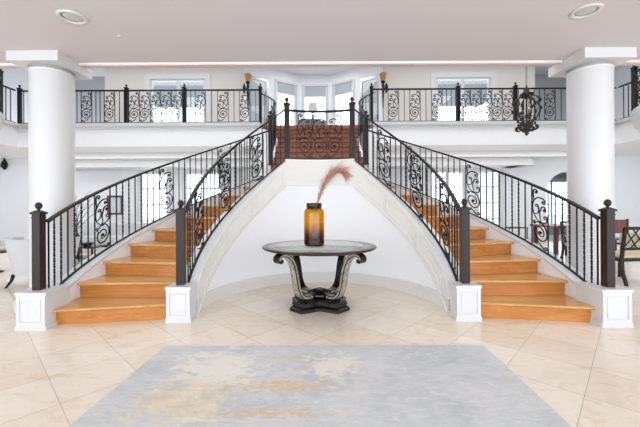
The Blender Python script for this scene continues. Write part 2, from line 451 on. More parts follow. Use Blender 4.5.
for i, (p0, p1, zt) in enumerate(DOORS):
    d = (p1-p0).normalized(); n = Vector((-d.y, d.x, 0))
    def pl(mb, a, b, q0, q1, za, zc):
        c = [p0+d*a+n*q0, p0+d*b+n*q0, p0+d*b+n*q1, p0+d*a+n*q1]
        return mb.loft([[(p.x, p.y, za) for p in c], [(p.x, p.y, zc) for p in c]], False)
    L = (p1-p0).length; mb = MB()
    pl(mb, 0, .09, 0, .06, UP+.02, zt); pl(mb, L-.09, L, 0, .06, UP+.02, zt); pl(mb, .09, L-.09, 0, .06, zt-.12, zt); pl(mb, .09, L-.09, 0, .06, UP+.02, UP+.3)
    o = struct('door_%d' % (i+1), mb, 'chrome')
    obj('pane', pl(MB(), .09, L-.09, .02, .03, UP+.3, zt-.12), 'grey_glass', o)
    obj('door_handle', MB().tube([tuple(p0+d*(L-.05)-n*.03+Vector((0, 0, UP+.95))), tuple(p0+d*(L-.05)-n*.03+Vector((0, 0, UP+1.15)))], .012, 6), 'iron', o)
cb = MB().prism([(-2.9, 12.4)]+[(x*1.02, y+.12) for x, y in bay]+[(2.7, 12.4)], 6.84, 6.95)
struct('ceiling_bay', cb, 'trim')
struct('ceiling_upper', MB().box(-11.5, 11.5, 9.3, 12.5, 6.84, 7.0).box(-11.5, -7.9, 12.5, 14.1, 6.84, 7.0).box(7.9, 11.5, 12.5, 14.1, 6.84, 7.0), 'trim')
struct('ceiling_porch', MB().box(-7.9, -3.2, 12.8, 16.5, 6.25, 6.35).box(3.2, 8.2, 12.8, 16.5, 6.25, 6.35), 'greyroof')
# beams of the glazed roof over the hall
mb = MB()
for x in (-6.6, -2.2, 2.2, 6.6): mb.box(x-.12, x+.12, 4.0, 9.4, 6.95, 7.2)
mb.box(-11.5, 11.5, 6.9, 7.1, 7.0, 7.2)
struct('trim_5', mb, 'trim')
struct('ceiling_hall', MB().box(-11.5, 11.5, 0, 9.32, 7.2, 7.3), 'trim')
struct('wall_upper_front', MB().box(-11.5, 11.5, -.2, 0, UP, 7.3), 'wall')
struct('wall_upper_side_left', MB().box(-11.7, -11.5, -.2, 14.1, UP, UT), 'wall')
struct('wall_upper_side_right', MB().box(11.5, 11.7, -.2, 14.1, UP, UT), 'wall')

# ---------------------------------------------------------------- columns
def column(side, label):
    cx, cy = side*3.58, 4.40
    t = thing('column', label, 'column', (cx, cy, 0), 'round white columns flanking the staircases')
    n = 48
    rs = .245
    obj('shaft', MB().lathe([(rs, .2), (rs, 3.12)], (cx, cy, 0), n), 'trim', t)
    obj('base', MB().lathe([(.39, 0), (.40, .03), (.40, .10), (.385, .12), (.33, .13), (.345, .155), (.33, .18), (.285, .19), (.285, .21), (.295, .225), (.28, .24), (.245, .25)], (cx, cy, 0), n), 'trim', t)
    obj('capital', MB().box(cx-.32, cx+.32, cy-.32, cy+.32, 3.12, CEIL).lathe([(.245, 3.05), (.255, 3.065), (.245, 3.08), (.245, 3.12)], (cx, cy, 0), n), 'trim', t)
column(-1, 'round white column with square capital behind the left outer newel post')
column(1, 'round white column with square capital behind the right outer newel post')

# ---------------------------------------------------------------- staircases
def ring(mb, side, r0, r1, p0, p1, zb, zt, n=24):
    rings = []
    for i in range(n+1):
        f = p0 + (p1-p0)*i/n; b = zb(f) if callable(zb) else zb; t_ = zt(f) if callable(zt) else zt
        if t_ < b: t_ = b + .001
        rings.append([P(side, r0, f, b), P(side, r1, f, b), P(side, r1, f, t_), P(side, r0, f, t_)])
    return mb.loft(rings, False)
RISE = LAND/11
RI, RO = 1.70, 3.00
PB = .40
def plinth_mb(x0, x1, y0, y1):
    mb = MB().box(x0, x1, y0, y1, 0, PB-.03)
    mb.box(x0-.012, x1+.012, y0-.012, y1+.012, PB-.03, PB)
    mb.box(x0-.012, x1+.012, y0-.012, y1+.012, 0, .05)
    t = .035
    for a, b, za, zc in ((x0, x0+t, .05, PB-.03), (x1-t, x1, .05, PB-.03), (x0+t, x1-t, PB-.03-t, PB-.03), (x0+t, x1-t, .05, .05+t)):
        mb.box(a, b, y0-.010, y0, za, zc)
    m2 = .012; a, b, za, zc = x0+t+.015, x1-t-.015, .05+t+.015, PB-.03-t-.015
    mb.box(a, b, y0-.006, y0, za, zc)
    return mb
def staircase(side, word):
    t = thing('staircase', 'curved honey oak staircase with white walls on the %s side of the table' % word, 'staircase', P(side, 2.3, PHI0, 0), 'twin curved staircases')
    for k in range(NT_):
        f0 = PHI0 + k*DP; z = RISE*(k+1)
        tm = MB(); ring(tm, side, RI, RO, f0-.75, f0+DP+.1, z-.035, z, 5)
        # rounded nosing
        tm.tube([P(side, RI, f0-.75, z-.0175), P(side, RO, f0-.75, z-.0175)], .0175, 8)
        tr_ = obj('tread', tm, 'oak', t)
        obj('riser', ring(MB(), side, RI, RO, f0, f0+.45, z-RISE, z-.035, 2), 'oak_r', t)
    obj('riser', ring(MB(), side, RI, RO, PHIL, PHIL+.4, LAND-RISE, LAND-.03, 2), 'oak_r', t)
    # white skirt walls under the railings
    w_in = MB(); ring(w_in, side, 1.54, RI, -7.5, PHI1+.3, 0, lambda f: zb_in(f)-.03, 40)
    obj('inner_wall', w_in, 'wall', t)
    w_out = MB(); ring(w_out, side, RO, 3.18, -7.5, PHI1+3, 0, lambda f: zb_out(f)-.03, 40)
    obj('outer_wall', w_out, 'wall', t)
    capm = MB(); ring(capm, side, RO-.02, 3.20, -6.5, PHI1+3, lambda f: zb_out(f)-.045, lambda f: zb_out(f)-.012, 40)
    ring(capm, side, 1.515, RI+.015, -6.5, PHI1+.3, lambda f: zb_in(f)-.045, lambda f: zb_in(f)-.012, 40)
    obj('skirt_cap', capm, 'trim', t)
    bd = MB(); top = lambda f: zb_in(f)-.03
    lo = -5
    ring(bd, side, 1.520, 1.541, lo, PHI1, lambda f: max(0, top(f)-.42), top, 40)
    ring(bd, side, 1.502, 1.521, lo, PHI1, lambda f: max(0, top(f)-.055), top, 40)
    ring(bd, side, 1.500, 1.521, lo, PHI1, lambda f: max(0, top(f)-.42), lambda f: max(.02, top(f)-.385), 40)
    for a, b in ((4, 24.5), (26.5, 46), (48, 66)):
        ring(bd, side, 1.507, 1.521, a, b, lambda f: max(0.02, top(f)-.125), lambda f: max(.03, top(f)-.105), 14)
        ring(bd, side, 1.507, 1.521, a, b, lambda f: max(0.02, top(f)-.335), lambda f: max(.03, top(f)-.315), 14)
        for e in (a, b-.7): ring(bd, side, 1.502, 1.521, e, e+.7, lambda f: max(0.02, top(f)-.335), lambda f: top(f)-.105, 1)
    obj('moulded_band', bd, 'band', t)
    ba = MB(); ring(ba, side, 1.515, 1.541, -5, PHI1, 0, .15, 30); ring(ba, side, 1.505, 1.541, -5, PHI1, .15, .175, 30)
    obj('baseboard', ba, 'cream', t)
    x0, x1 = sorted((side*1.495, side*1.76)); obj('plinth', plinth_mb(x0, x1, 3.70, 3.89), 'trim', t)
    x0, x1 = sorted((side*2.945, side*3.25)); obj('plinth', plinth_mb(x0, x1, 3.49, 3.84), 'trim', t)
    return t
staircase(-1, 'left'); staircase(1, 'right')

# landing with its curved white wall
t = thing('stair_landing', 'high white landing joining both curved stairs behind the table', 'landing', (0, 5.7, 0))
arc = [(1.62*cos(R_(a)), CY+1.62*sin(R_(a))) for a in [PHIL+.5+(179-2*PHIL)*i/12 for i in range(13)]]
xo, yo = RO*cos(R_(PHIL+.5)), CY+RO*sin(R_(PHIL+.5))
poly = arc + [(-xo, yo), (-1.02, yo+.05), (-1.02, 7.3), (1.02, 7.3), (1.02, yo+.05), (xo, yo)]
obj('landing_floor', MB().prism(poly, LAND-.03, LAND), 'oak', t)
obj('landing_slab', MB().prism(poly, LAND-.25, LAND-.031), 'wall', t)
cw = MB(); ring(cw, 1, 1.54, 1.62, PHI1, 180-PHI1, 0, LAND-.25, 20); obj('niche_wall', cw, 'wall', t)
bd = MB()
ring(bd, 1, 1.520, 1.62, PHI1, 180-PHI1, LAND-.249, LAND-.001, 20)
ring(bd, 1, 1.520, 1.541, PHI1, 180-PHI1, LAND-.40, LAND-.25, 20)
ring(bd, 1, 1.49, 1.521, PHI1-.3, 180-PHI1+.3, LAND-.02, LAND+.02, 20)
ring(bd, 1, 1.502, 1.521, PHI1, 180-PHI1, LAND-.055, LAND-.02, 20)
ring(bd, 1, 1.500, 1.521, PHI1, 180-PHI1, LAND-.42, LAND-.385, 20)
ring(bd, 1, 1.502, 1.521, PHI1+2, 178-PHI1, LAND-.125, LAND-.105, 20)
ring(bd, 1, 1.502, 1.521, PHI1+2, 178-PHI1, LAND-.335, LAND-.315, 20)
obj('moulded_band', bd, 'band', t)
ba = MB(); ring(ba, 1, 1.515, 1.541, PHI1, 180-PHI1, 0, .15, 20); ring(ba, 1, 1.505, 1.541, PHI1, 180-PHI1, .15, .175, 20)
obj('baseboard', ba, 'cream', t)

# central flight to the gallery
t = thing('upper_stair_flight', 'straight reddish wood stair flight rising from the landing to the gallery', 'staircase', (0, 7.3, LAND))
for k in range(9):
    y0 = 7.3+.28*k; z = LAND + (UP-LAND)/9*(k+1); h = (UP-LAND)/9
    a, b = flare(y0), flare(min(9.3, y0+.28))
    if k < 8:
        obj('tread', MB().prism([(-a, y0-.03), (a, y0-.03), (b, y0+.28), (-b, y0+.28)], z-.035, z), 'redwood_dark', t)
    obj('riser', MB().box(-a, a, y0, y0+.02, z-h, z-.035 if k < 8 else z-.002), 'redwood', t)
for s in (-1, 1):
    rings = []
    for i in range(25):
        y = 6.98 + (9.3-6.98)*i/24; x = flare(y); z = LAND + max(0, (y-7.2))/.28*(UP-LAND)/9 + .10
        z = min(z, UP); dx = (flare(min(9.3, y+.01))-flare(y-.01))/.02; L = math.hypot(dx, 1); nx, ny = 1/L, -dx/L
        rings.append([(s*x, y, 0), (s*(x+.1*nx), y+.1*ny, 0), (s*(x+.1*nx), y+.1*ny, z), (s*x, y, z)])
    obj('side_wall', MB().loft(rings, False), 'wall', t)

# ---------------------------------------------------------------- railings
class Track:
    """plan path with floor and rail heights; s is metres along the path"""
    def __init__(s, pts, zb, zt):
        s.p = [Vector((x, y)) for x, y in pts]; s.d = [0]
        for a, b in zip(s.p[:-1], s.p[1:]): s.d.append(s.d[-1]+(b-a).length)
        s.L = s.d[-1]; s.zb = zb; s.zt = zt
    def xy(s, u):
        u = max(0, min(s.L, u))
        for i in range(len(s.d)-1):
            if u <= s.d[i+1] + 1e-9:
                f = (u-s.d[i])/max(1e-9, s.d[i+1]-s.d[i]); return s.p[i].lerp(s.p[i+1], f)
        return s.p[-1]
    def pos(s, u, v):      # v: 0 at bottom rail, 1 at handrail
        q_ = s.xy(u); f = u/s.L; a, b = s.zb(f), s.zt(f); return Vector((q_.x, q_.y, a+(b-a)*v))
def arc_track(side, r, p0, p1, zb, zt):
    pts = [P(side, r, p0+(p1-p0)*i/60, 0)[:2] for i in range(61)]
    return Track(pts, lambda f: zb(p0+(p1-p0)*f), lambda f: zt(p0+(p1-p0)*f))
def spiral(cx, cy, r0, r1, a0, a1, n=26):
    return [(cx+(r0+(r1-r0)*i/n)*cos(R_(a0+(a1-a0)*i/n)), cy+(r0+(r1-r0)*i/n)*sin(R_(a0+(a1-a0)*i/n))) for i in range(n+1)]
def bez(*p, n=14):
    out = []
    P_ = [Vector(a) for a in p]
    for i in range(n+1):
        t_ = i/n; q_ = list(P_)
        while len(q_) > 1: q_ = [a.lerp(b, t_) for a, b in zip(q_[:-1], q_[1:])]
        out.append((q_[0].x, q_[0].y))
    return out
# scroll pattern: u in [-.5,.5] (bay width .27), v in metres up a .86 high bay
K = .27
def ell(cx, cy, rx0, ry0, rx1, ry1, a0, a1, n=30):
    return [(cx+(rx0+(rx1-rx0)*i/n)*cos(R_(a0+(a1-a0)*i/n)), cy+(ry0+(ry1-ry0)*i/n)*sin(R_(a0+(a1-a0)*i/n))) for i in range(n+1)]
def scroll_lines():
    L = []
    # foot hook, large lower C scroll ending in its inner spiral
    L.append(spiral(-.095, .045, .008, .028, -60, 300, 12) + bez((-.08, .02), (-.03, .03), (.02, .07), (.05, .105)))
    L.append(ell(.10, .335, .012, .012, .03, .03, -30, -300, 10) + ell(0, .235, .122, .140, .118, .135, 40, 180, 14) + ell(0, .235, .118, .135, .085, .095, 180, 400, 20) + ell(-.005, .225, .085, .085, .020, .022, 40, 420, 26))
    # main stem: out of the C, bulging right and curling over to the left
    L.append(bez((0, .372), (.09, .40), (.135, .50), (.122, .585)) + bez((.122, .585), (.11, .69), (.02, .745), (-.045, .725)) + spiral(-.052, .682, .043, .012, 95, 400, 18))
    L.append(bez((.118, .60), (.09, .67), (.12, .72), (.11, .77)) + spiral(.072, .785, .040, .012, 10, 330, 16))
    # left curls springing from the node
    L.append(bez((0, .372), (-.02, .44), (.03, .50), (-.015, .56)) + spiral(-.068, .575, .050, .014, 10, 340, 20))
    L.append(bez((.005, .385), (-.06, .37), (-.125, .40), (-.118, .455)) + spiral(-.088, .465, .032, .010, 180, -140, 14))
    L.append(bez((.09, .47), (.04, .47), (.005, .53), (.03, .58)) + spiral(.056, .59, .028, .009, 200, -160, 12))
    return L
SL = scroll_lines()
SMIN, SMAX = -.105, .835
def scroll_mb(tr_, u, width, r=.0065, flip=1, lines=SL):
    mb = MB()
    for ln in lines:
        path = [tr_.pos(u + flip*a/K*width*.98, .012 + .975*(b/.845)) for a, b in ln]
        mb.tube(path, [r*(.8+.7*sin(pi*min(1, (i+1)/len(path)))) for i in range(len(path))], 5)
    for cx, cy, rr in ((.0, .375, .020), (-.005, .225, .022), (-.068, .575, .015), (-.05, .682, .014), (.072, .785, .013)):
        mb.ball(tuple(tr_.pos(u+flip*cx/K*width, .012+.975*cy/.845)), rr*r/.0065, 6)
    return mb
def bar_mb(a, b, r, twisted):
    a, b = Vector(a), Vector(b); mb = MB(); L = b.z-a.z
    if not twisted:
        h = r*.88
        return mb.box(a.x-h, a.x+h, a.y-h, a.y+h, a.z, b.z)
    n = int(L/.016); rings = []
    for i in range(n+1):
        f = i/n; tw = R_(45)*i if .06 < f < .94 else 0; rr = r*1.5*(1.18 if i % 2 else .82) if .06 < f < .94 else r*1.15
        rings.append([(a.x+rr*cos(tw*.5+pi/4+k*pi/2), a.y+rr*sin(tw*.5+pi/4+k*pi/2), a.z+L*f) for k in range(4)])
    return mb.loft(rings, False)
def railing(t, tr_, panels, width, spacing, r=.0075, hr=(.05, .032), br=(.032, .018), flip=1, twist=lambda i: False, a=0, b=None, first=0):
    b = tr_.L if b is None else b
    n = max(2, int((b-a)/.06)) if tr_.L > 0 else 2
    us = [a+(b-a)*i/n for i in range(n+1)]
    obj('handrail', MB().rail([tr_.pos(u, 1) for u in us], *hr), 'iron', t)
    obj('bottom_rail', MB().rail([tr_.pos(u, 0)-Vector((0, 0, br[1]*.5)) for u in us], *br), 'iron', t)
    marks = sorted({round(p+e*width/2, 4) for p in panels for e in (-1, 1)})
    mg = []
    for m_ in marks:
        if not mg or m_-mg[-1] > .03: mg.append(m_)
    bars = list(mg)
    pts = [a]+mg+[b]
    for i, (p, q_) in enumerate(zip(pts[:-1], pts[1:])):
        mid = (p+q_)/2
        if any(abs(mid-c_) < width/2 for c_ in panels): continue
        k = max(0, round((q_-p)/spacing)-1)
        bars += [p+(q_-p)*(j+1)/(k+1) for j in range(k)]
    if first: bars.append(a+first)
    bars = sorted(bars)
    for i, u in enumerate(bars):
        isedge = any(abs(u-m_) < 1e-3 for m_ in mg)
        obj('baluster', bar_mb(tr_.pos(u, 0), tr_.pos(u, 1), r, (not isedge) and twist(i)), 'iron', t)
    for i, u in enumerate(panels):
        obj('scroll_panel', scroll_mb(tr_, u, width, r*.92, flip[i] if isinstance(flip, list) else flip), 'iron', t)
def newel(t, x, y, z0, z1, w=.043, mat='newel', ball=.036):
    pm = MB().box(x-w, x+w, y-w, y+w, z0, z1-.035)
    pm.box(x-w*1.12, x+w*1.12, y-w*1.12, y+w*1.12, z1-.075, z1-.065)
    pm.box(x-w*1.3, x+w*1.3, y-w*1.3, y+w*1.3, z1-.035, z1-.012)
    pm.loft([[(x-c_, y-c_, z), (x+c_, y-c_, z), (x+c_, y+c_, z), (x-c_, y+c_, z)] for c_, z in ((w*1.2, z1-.012), (w*.45, z1+.008))], False)
    o = obj('newel_post', pm, mat, t)
    k = ball
    obj('finial', MB().lathe([(k*.7, z1+.005), (k*.4, z1+.012), (k*.36, z1+.02), (k*.75, z1+.03), (k, z1+.03+k*.7), (k*.95, z1+.03+k*1.1), (k*.6, z1+.03+k*1.7), (k*.05, z1+.03+k*1.9)], (x, y, 0), 14), mat, o)

RIN, ROUT = 1.62, 3.10
tw = lambda i: i % 2 == 1
deg_in = RIN*pi/180; deg_out = ROUT*pi/180
for side, word in ((-1, 'left'), (1, 'right')):
    t = thing('stair_railing', 'black scrolled iron railing on the inner edge of the %s staircase' % word, 'railing', P(side, RIN, -10, 0), 'curved stair railings')
    pa = -9.0; tr_ = arc_track(side, RIN, pa, PHI1+1.6, zb_in, zt_in)
    railing(t, tr_, [(c_-pa)*deg_in for c_ in (7.5, 28.8, 50.2)], .235, .088, flip=-side*-1, twist=lambda i: i % 3 == 1, a=.03, b=tr_.L-.02)
    newel(t, side*1.645, 3.83, PB, 1.28)
    newel(t, side*.552, 5.60, LAND+.02, 3.05, .042)
    # guard: outer edge
    t = thing('stair_railing', 'black scrolled iron railing on the outer edge of the %s staircase' % word, 'railing', P(side, ROUT, -9, 0), 'curved stair railings')
    pa = -7.9; tr_ = arc_track(side, ROUT, pa, 70, zb_out, zt_out)
    railing(t, tr_, [(c_-pa)*deg_out for c_ in (9.5, 31.2, 52.6)], .27, .115, flip=side, twist=lambda i: i % 3 != 0, a=.0, b=tr_.L, first=.02)
    newel(t, side*3.12, 3.62, PB, 1.26)
    newel(t, side*1.01, 6.98, LAND+.10, 3.22, .045)
    # curved guard of the central flight
    t = thing('stair_railing', 'small curving iron railing climbing the %s side of the upper flight' % word, 'railing', (side*1.07, 7.0, LAND), 'curved stair railings')
    pts = [(side*(flare(y)+.05), y) for y in [7.0+2.3*i/40 for i in range(41)]]
    tr_ = Track(pts, lambda f: LAND+.13+max(0, (7.0+2.3*f*.98)-7.2)/.28*(UP-LAND)/9*.98, lambda f: 3.10+(4.50-3.10)*f)
    railing(t, tr_, [1.35, 1.95], .24, .13, flip=side, a=.04, b=tr_.L-.04, r=.008)

t = thing('landing_railing', 'short iron guard railing with paired scrolls along the landing edge', 'railing', (0, 5.7, LAND))
tr_ = arc_track(1, 1.62, PHI1+2.2, 180-PHI1-2.2, lambda f: LAND+.05, lambda f: 2.92)
Lc = tr_.L/2
railing(t, tr_, [Lc-.26, Lc, Lc+.26], .26, .13, flip=[-1, 1, 1], r=.007)

# gallery railings
GY = 9.27; ZB, ZT = UP+.03, 4.55
def gallery(side, posts, seclist, label):
    t = thing('gallery_railing', label, 'railing', (side*5, GY, UP), 'gallery railings')
    x_end = 8.40
    tr_ = Track([(side*1.56, GY), (side*x_end, GY)], lambda f: ZB, lambda f: ZT)
    railing(t, tr_, [abs(x)-1.56 for x in seclist], .295, .14, r=.0085, flip=side, hr=(.05, .04))
    for x in posts: newel(t, x, GY, UP, 4.66, .04, 'iron', .03)
    return t
# panel centres from the photograph
fx = lambda px: (px-314)/330*GY - .1
gallery(-1, [fx(261), fx(185), fx(127), -8.35], [fx(p) for p in (245.5, 223.5, 201)] + [(fx(185)+fx(127))/2 + k*.30 for k in (-2, -1, 0, 1, 2)] + [fx(110), fx(87), fx(64), fx(41)],
        'black iron gallery railing left of the bay with two posts and scroll bays')
gallery(1, [fx(372), fx(458.6), fx(516)], [fx(p) for p in (394, 415.5, 437.5)] + [(fx(458.6)+fx(516))/2 + k*.30 for k in (-2, -1, 0, 1, 2)] + [fx(550.5), fx(573), fx(596)],
        'black iron gallery railing right of the bay, behind the hanging lantern')
# side galleries with a bowed balcony
for side, word in ((-1, 'left'), (1, 'right')):
    t = thing('gallery_railing', 'iron railing of the %s side gallery bulging over a rounded white ledge' % word, 'railing', (side*8.4, 6.7, UP), 'gallery railings')
    bow = [(side*(8.42-.75*sin(pi*i/24)), 8.8-2.6*i/24) for i in range(25)]
    pts = [(side*8.42, 9.2), (side*8.42, 8.85)] + bow + [(side*8.42, 4.3)]
    tr_ = Track(pts, lambda f: ZB, lambda f: ZT)
    railing(t, tr_, [.55+.28*k for k in range(10)], .28, .15, r=.009, flip=side, hr=(.05, .04))
    newel(t, side*8.42, 8.76, UP, 4.95, .045, 'iron', .06)
    poly = [(x - side*.08, y) for x, y in bow] + [(side*8.44, 6.2), (side*8.44, 8.8)]
    lm = MB(); n = len(poly)
    cx_, cy_ = side*8.44, 7.5
    def sc(p, k): return (cx_+(p[0]-cx_)*k, cy_+(p[1]-cy_)*k)
    lm.loft([[(*sc(p, k), z) for p in poly] for k, z in ((.55, UP-.62), (.8, UP-.5), (.93, UP-.3), (.97, UP-.12), (1.0, UP-.10), (1.0, UP+.015))], False)
    struct('trim_%d' % (6 if side < 0 else 7), lm, 'trim')

# ---------------------------------------------------------------- rug
m_ = MB(); m_.prism([(-1.715, -.6), (1.24, -.62), (1.452, 3.03), (-1.474, 3.043)], .001, .014)
tag(obj('rug', m_, 'rug'), 'large abstract grey and cream area rug lying on the tiles', 'rug')

# ---------------------------------------------------------------- round table
TX, TY, TZ = -.035, 4.32, .785
t = thing('round_table', 'round dark pedestal table with scrolled silver legs and pale glass inlay', 'table', (TX, TY, 0))
a = .743
obj('table_top', MB().lathe([(.50, TZ-.055), (.60, TZ-.052), (.66, TZ-.045), (.70, TZ-.035), (a-.008, TZ-.024), (a, TZ-.012), (a-.006, TZ-.002), (a-.05, TZ), (.03, TZ-.001), (.02, TZ-.05)], (TX, TY, 0), 72), 'darkwood', t)
obj('grey_ring', MB().lathe([(.66, TZ-.002), (.66, TZ+.0015), (.60, TZ+.0015), (.60, TZ-.002)], (TX, TY, 0), 72), 'silver', t)
obj('glass_inlay', MB().lathe([(.02, TZ-.002), (.585, TZ-.002), (.585, TZ+.003), (.02, TZ+.003)], (TX, TY, 0), 72), 'inlay', t)
def crn(rc, rm, n=9):
    pl_ = []
    for q_ in range(4):
        a0 = 45+90*q_
        for d_ in (-13, 13): pl_.append((rc*cos(R_(a0+d_)), rc*sin(R_(a0+d_))))
        for k in range(1, n):
            f = k/n; an = a0+13+64*f; rr = rc-(rc-rm)*sin(pi*f)
            pl_.append((rr*cos(R_(an)), rr*sin(R_(an))))
    return pl_
def tier(rc, rm, z0, z1):
    mb = MB(); p = crn(rc, rm)
    mb.loft([[(TX+x*k, TY+y*k, z) for x, y in p] for k, z in ((.97, z0), (1, z0+.008), (1, z1-.015), (.94, z1))], False); return mb
obj('base_plinth', tier(.44, .27, 0, .055), 'darkwood', t)
obj('base_plinth', tier(.40, .22, .055, .125), 'darkwood', t)
prof = [(.05, .20), (.12, .17), (.20, .15), (.28, .155), (.345, .195), (.385, .27), (.408, .37), (.428, .48), (.455, .58), (.50, .66), (.555, .705), (.615, .727), (.665, .722), (.698, .697), (.70, .665), (.682, .647), (.663, .655), (.664, .675)]
def smooth(pts, it=2):
    for _ in range(it):
        o = [pts[0]]
        for p, q_ in zip(pts[:-1], pts[1:]): o += [tuple(p[i]*.75+q_[i]*.25 for i in range(2)), tuple(p[i]*.25+q_[i]*.75 for i in range(2))]
        pts = o+[pts[-1]]
    return pts
pr = smooth(prof)
def sweep(ang, hw, off0, off1, i0=0, i1=None):
    """flat ribbon swept along the leg profile; offsets are across the profile"""
    ca, sa = cos(R_(ang)), sin(R_(ang)); rings = []; pp = pr[i0:i1]
    for i, (r_, z) in enumerate(pp):
        p0, p1 = pp[max(0, i-1)], pp[min(len(pp)-1, i+1)]
        dx, dz = p1[0]-p0[0], p1[1]-p0[1]; L = math.hypot(dx, dz) or 1; nx, nz = dz/L, -dx/L   # towards the outside/below
        taper = 1.0 if callable(hw) else 1
        h = hw
        ring_ = []
        for o_, w_ in ((off0, -h), (off1, -h), (off1, h), (off0, h)):
            rr, zz = r_+nx*o_, z+nz*o_
            ring_.append((TX+rr*ca-w_*sa, TY+rr*sa+w_*ca, zz))
        rings.append(ring_)
    return MB().loft(rings, False)
for k in range(4):
    an = 45+90*k
    lg = obj('leg', sweep(an, .052, -.020, .020), 'darkwood', t)
    obj('silver_inlay', sweep(an, .040, .017, .024, 4), 'silver', lg)
    obj('side_inlay', sweep(an, .055, -.010, .012, 8, -14), 'silver', lg)
obj('scroll_block', MB().lathe([(.12, .125), (.15, .14), (.13, .17), (.10, .20), (.03, .215)], (TX, TY, 0), 20), 'darkwood', t)

# ---------------------------------------------------------------- bottle vase and pampas
VX, VY, VZ = -.10, 4.30, TZ+.004
outer = [(.02, 0), (.118, 0), (.129, .012), (.131, .03), (.131, .43), (.125, .455), (.108, .472), (.094, .48), (.094, .487), (.1, .492), (.1, .545), (.096, .55), (.088, .55)]
inner = [(.088, .49), (.098, .474), (.118, .452), (.123, .43), (.123, .04), (.11, .02), (.02, .018)]
v = MB().lathe([(r_, VZ+z) for r_, z in outer+inner], (VX, VY, 0), 40)
tag(obj('bottle_vase', v, 'bottle'), 'amber glass bottle vase with dark collar and foot standing on the round table', 'vase')
path = [(-.135, 4.3, VZ+.03), (-.09, 4.30, 1.15), (-.050, 4.30, 1.36), (-.005, 4.30, 1.49), (.035, 4.30, 1.60), (.09, 4.30, 1.68), (.15, 4.30, 1.74), (.215, 4.30, 1.77), (.275, 4.30, 1.755), (.325, 4.30, 1.70)]
def interp(path, t_):
    f = t_*(len(path)-1); i = min(int(f), len(path)-2); return Vector(path[i]).lerp(Vector(path[i+1]), f-i)
t = thing('pampas_stem', 'single dried pinkish pampas plume leaning right out of the amber vase', 'dried plant', (-.135, 4.3, VZ+.03))
obj('stem', MB().tube(path, [.005]*4+[.004]*3+[.003, .002, .0015], 6), 'stem', t)
pm = MB()
for i in range(1900):
    f = random.uniform(.20, 1.0); p = interp(path, f); q_ = interp(path, min(1, f+.05)); d = (q_-p)
    d = d.normalized() if d.length > 1e-5 else Vector((.5, 0, -.8))
    ww = .25+.75*sin(pi*min(1, max(0, (f-.18)/.84)))**.8
    an = random.uniform(0, 2*pi); across = d.cross(Vector((0, 1, 0)))
    side_ = (Vector((0, 1, 0))*sin(an) + across*cos(an)*1.0 + Vector((.25, 0, -.1))).normalized()
    L = random.uniform(.07, .19)*ww
    m0 = p + d*L*.55 + side_*L*.5; e = p + d*L*.95 + side_*L*1.15 + Vector((.1*L, 0, -.35*L)); wv = d.cross(side_).normalized()*.0011
    pm.add([p-wv, p+wv, m0+wv, m0-wv, e], [(0, 1, 2, 3), (3, 2, 4)])
o = obj('plume', pm, 'plume', t); o['kind'] = 'stuff'

# ---------------------------------------------------------------- recessed lights
for (x, y), wd in (((-2.56, 3.37), 'left'), ((2.64, 3.31), 'right')):
    t = thing('ceiling_light', 'round white recessed ceiling light near the %s column' % wd, 'ceiling light', (x, y, CEIL))
    z = CEIL
    obj('trim_ring', MB().lathe([(.095, z-.001), (.135, z-.001), (.133, z-.010), (.115, z-.016), (.095, z-.012), (.092, z-.001)], (x, y, 0), 32), 'trim', t)
    obj('lamp', MB().lathe([(.01, z-.008), (.05, z-.010), (.075, z-.006), (.084, z-.001)], (x, y, 0), 24), 'downlight', t)
tag(obj('smoke_detector', MB().lathe([(.02, CEIL), (.02, CEIL-.012), (.005, CEIL-.016)], (-2.30, 3.75, 0), 16), 'trim'), 'tiny white button detector on the low ceiling', 'detector')

# ---------------------------------------------------------------- hanging lantern
LX, LY = 4.42, 7.0
t = thing('hanging_lantern', 'ornate black iron scrolled lantern hanging on a chain at the right', 'lantern', (LX, LY, 2.76))
Z0 = 2.76; KZ = .77
ch = MB(); z = Z0 + 1.41*KZ; i = 0
while z < 6.98:
    ch.loft([[Vector((LX, LY, z)) + Vector(((a_*.014 if i % 2 == 0 else 0), (a_*.014 if i % 2 else 0), b_*.026)) + Vector((.004*cos(c_), .004*sin(c_), 0)) for c_ in (0, 2.1, 4.2)] for a_, b_ in [(cos(2*pi*k/8), sin(2*pi*k/8)) for k in range(9)]], True, False)
    z += .042; i += 1
obj('chain', ch, 'iron_b', t)
obj('stem', MB().lathe([(r_, Z0+h_*KZ) for r_, h_ in [(.005, 0), (.02, .03), (.045, .06), (.03, .09), (.09, .13), (.11, .16), (.05, .19), (.025, .24), (.018, .5), (.04, .55), (.018, .60), (.016, 1.0), (.04, 1.05), (.07, 1.12), (.085, 1.19), (.04, 1.24), (.05, 1.29), (.02, 1.34), (.008, 1.41)]], (LX, LY, 0), 16), 'iron_b', t)
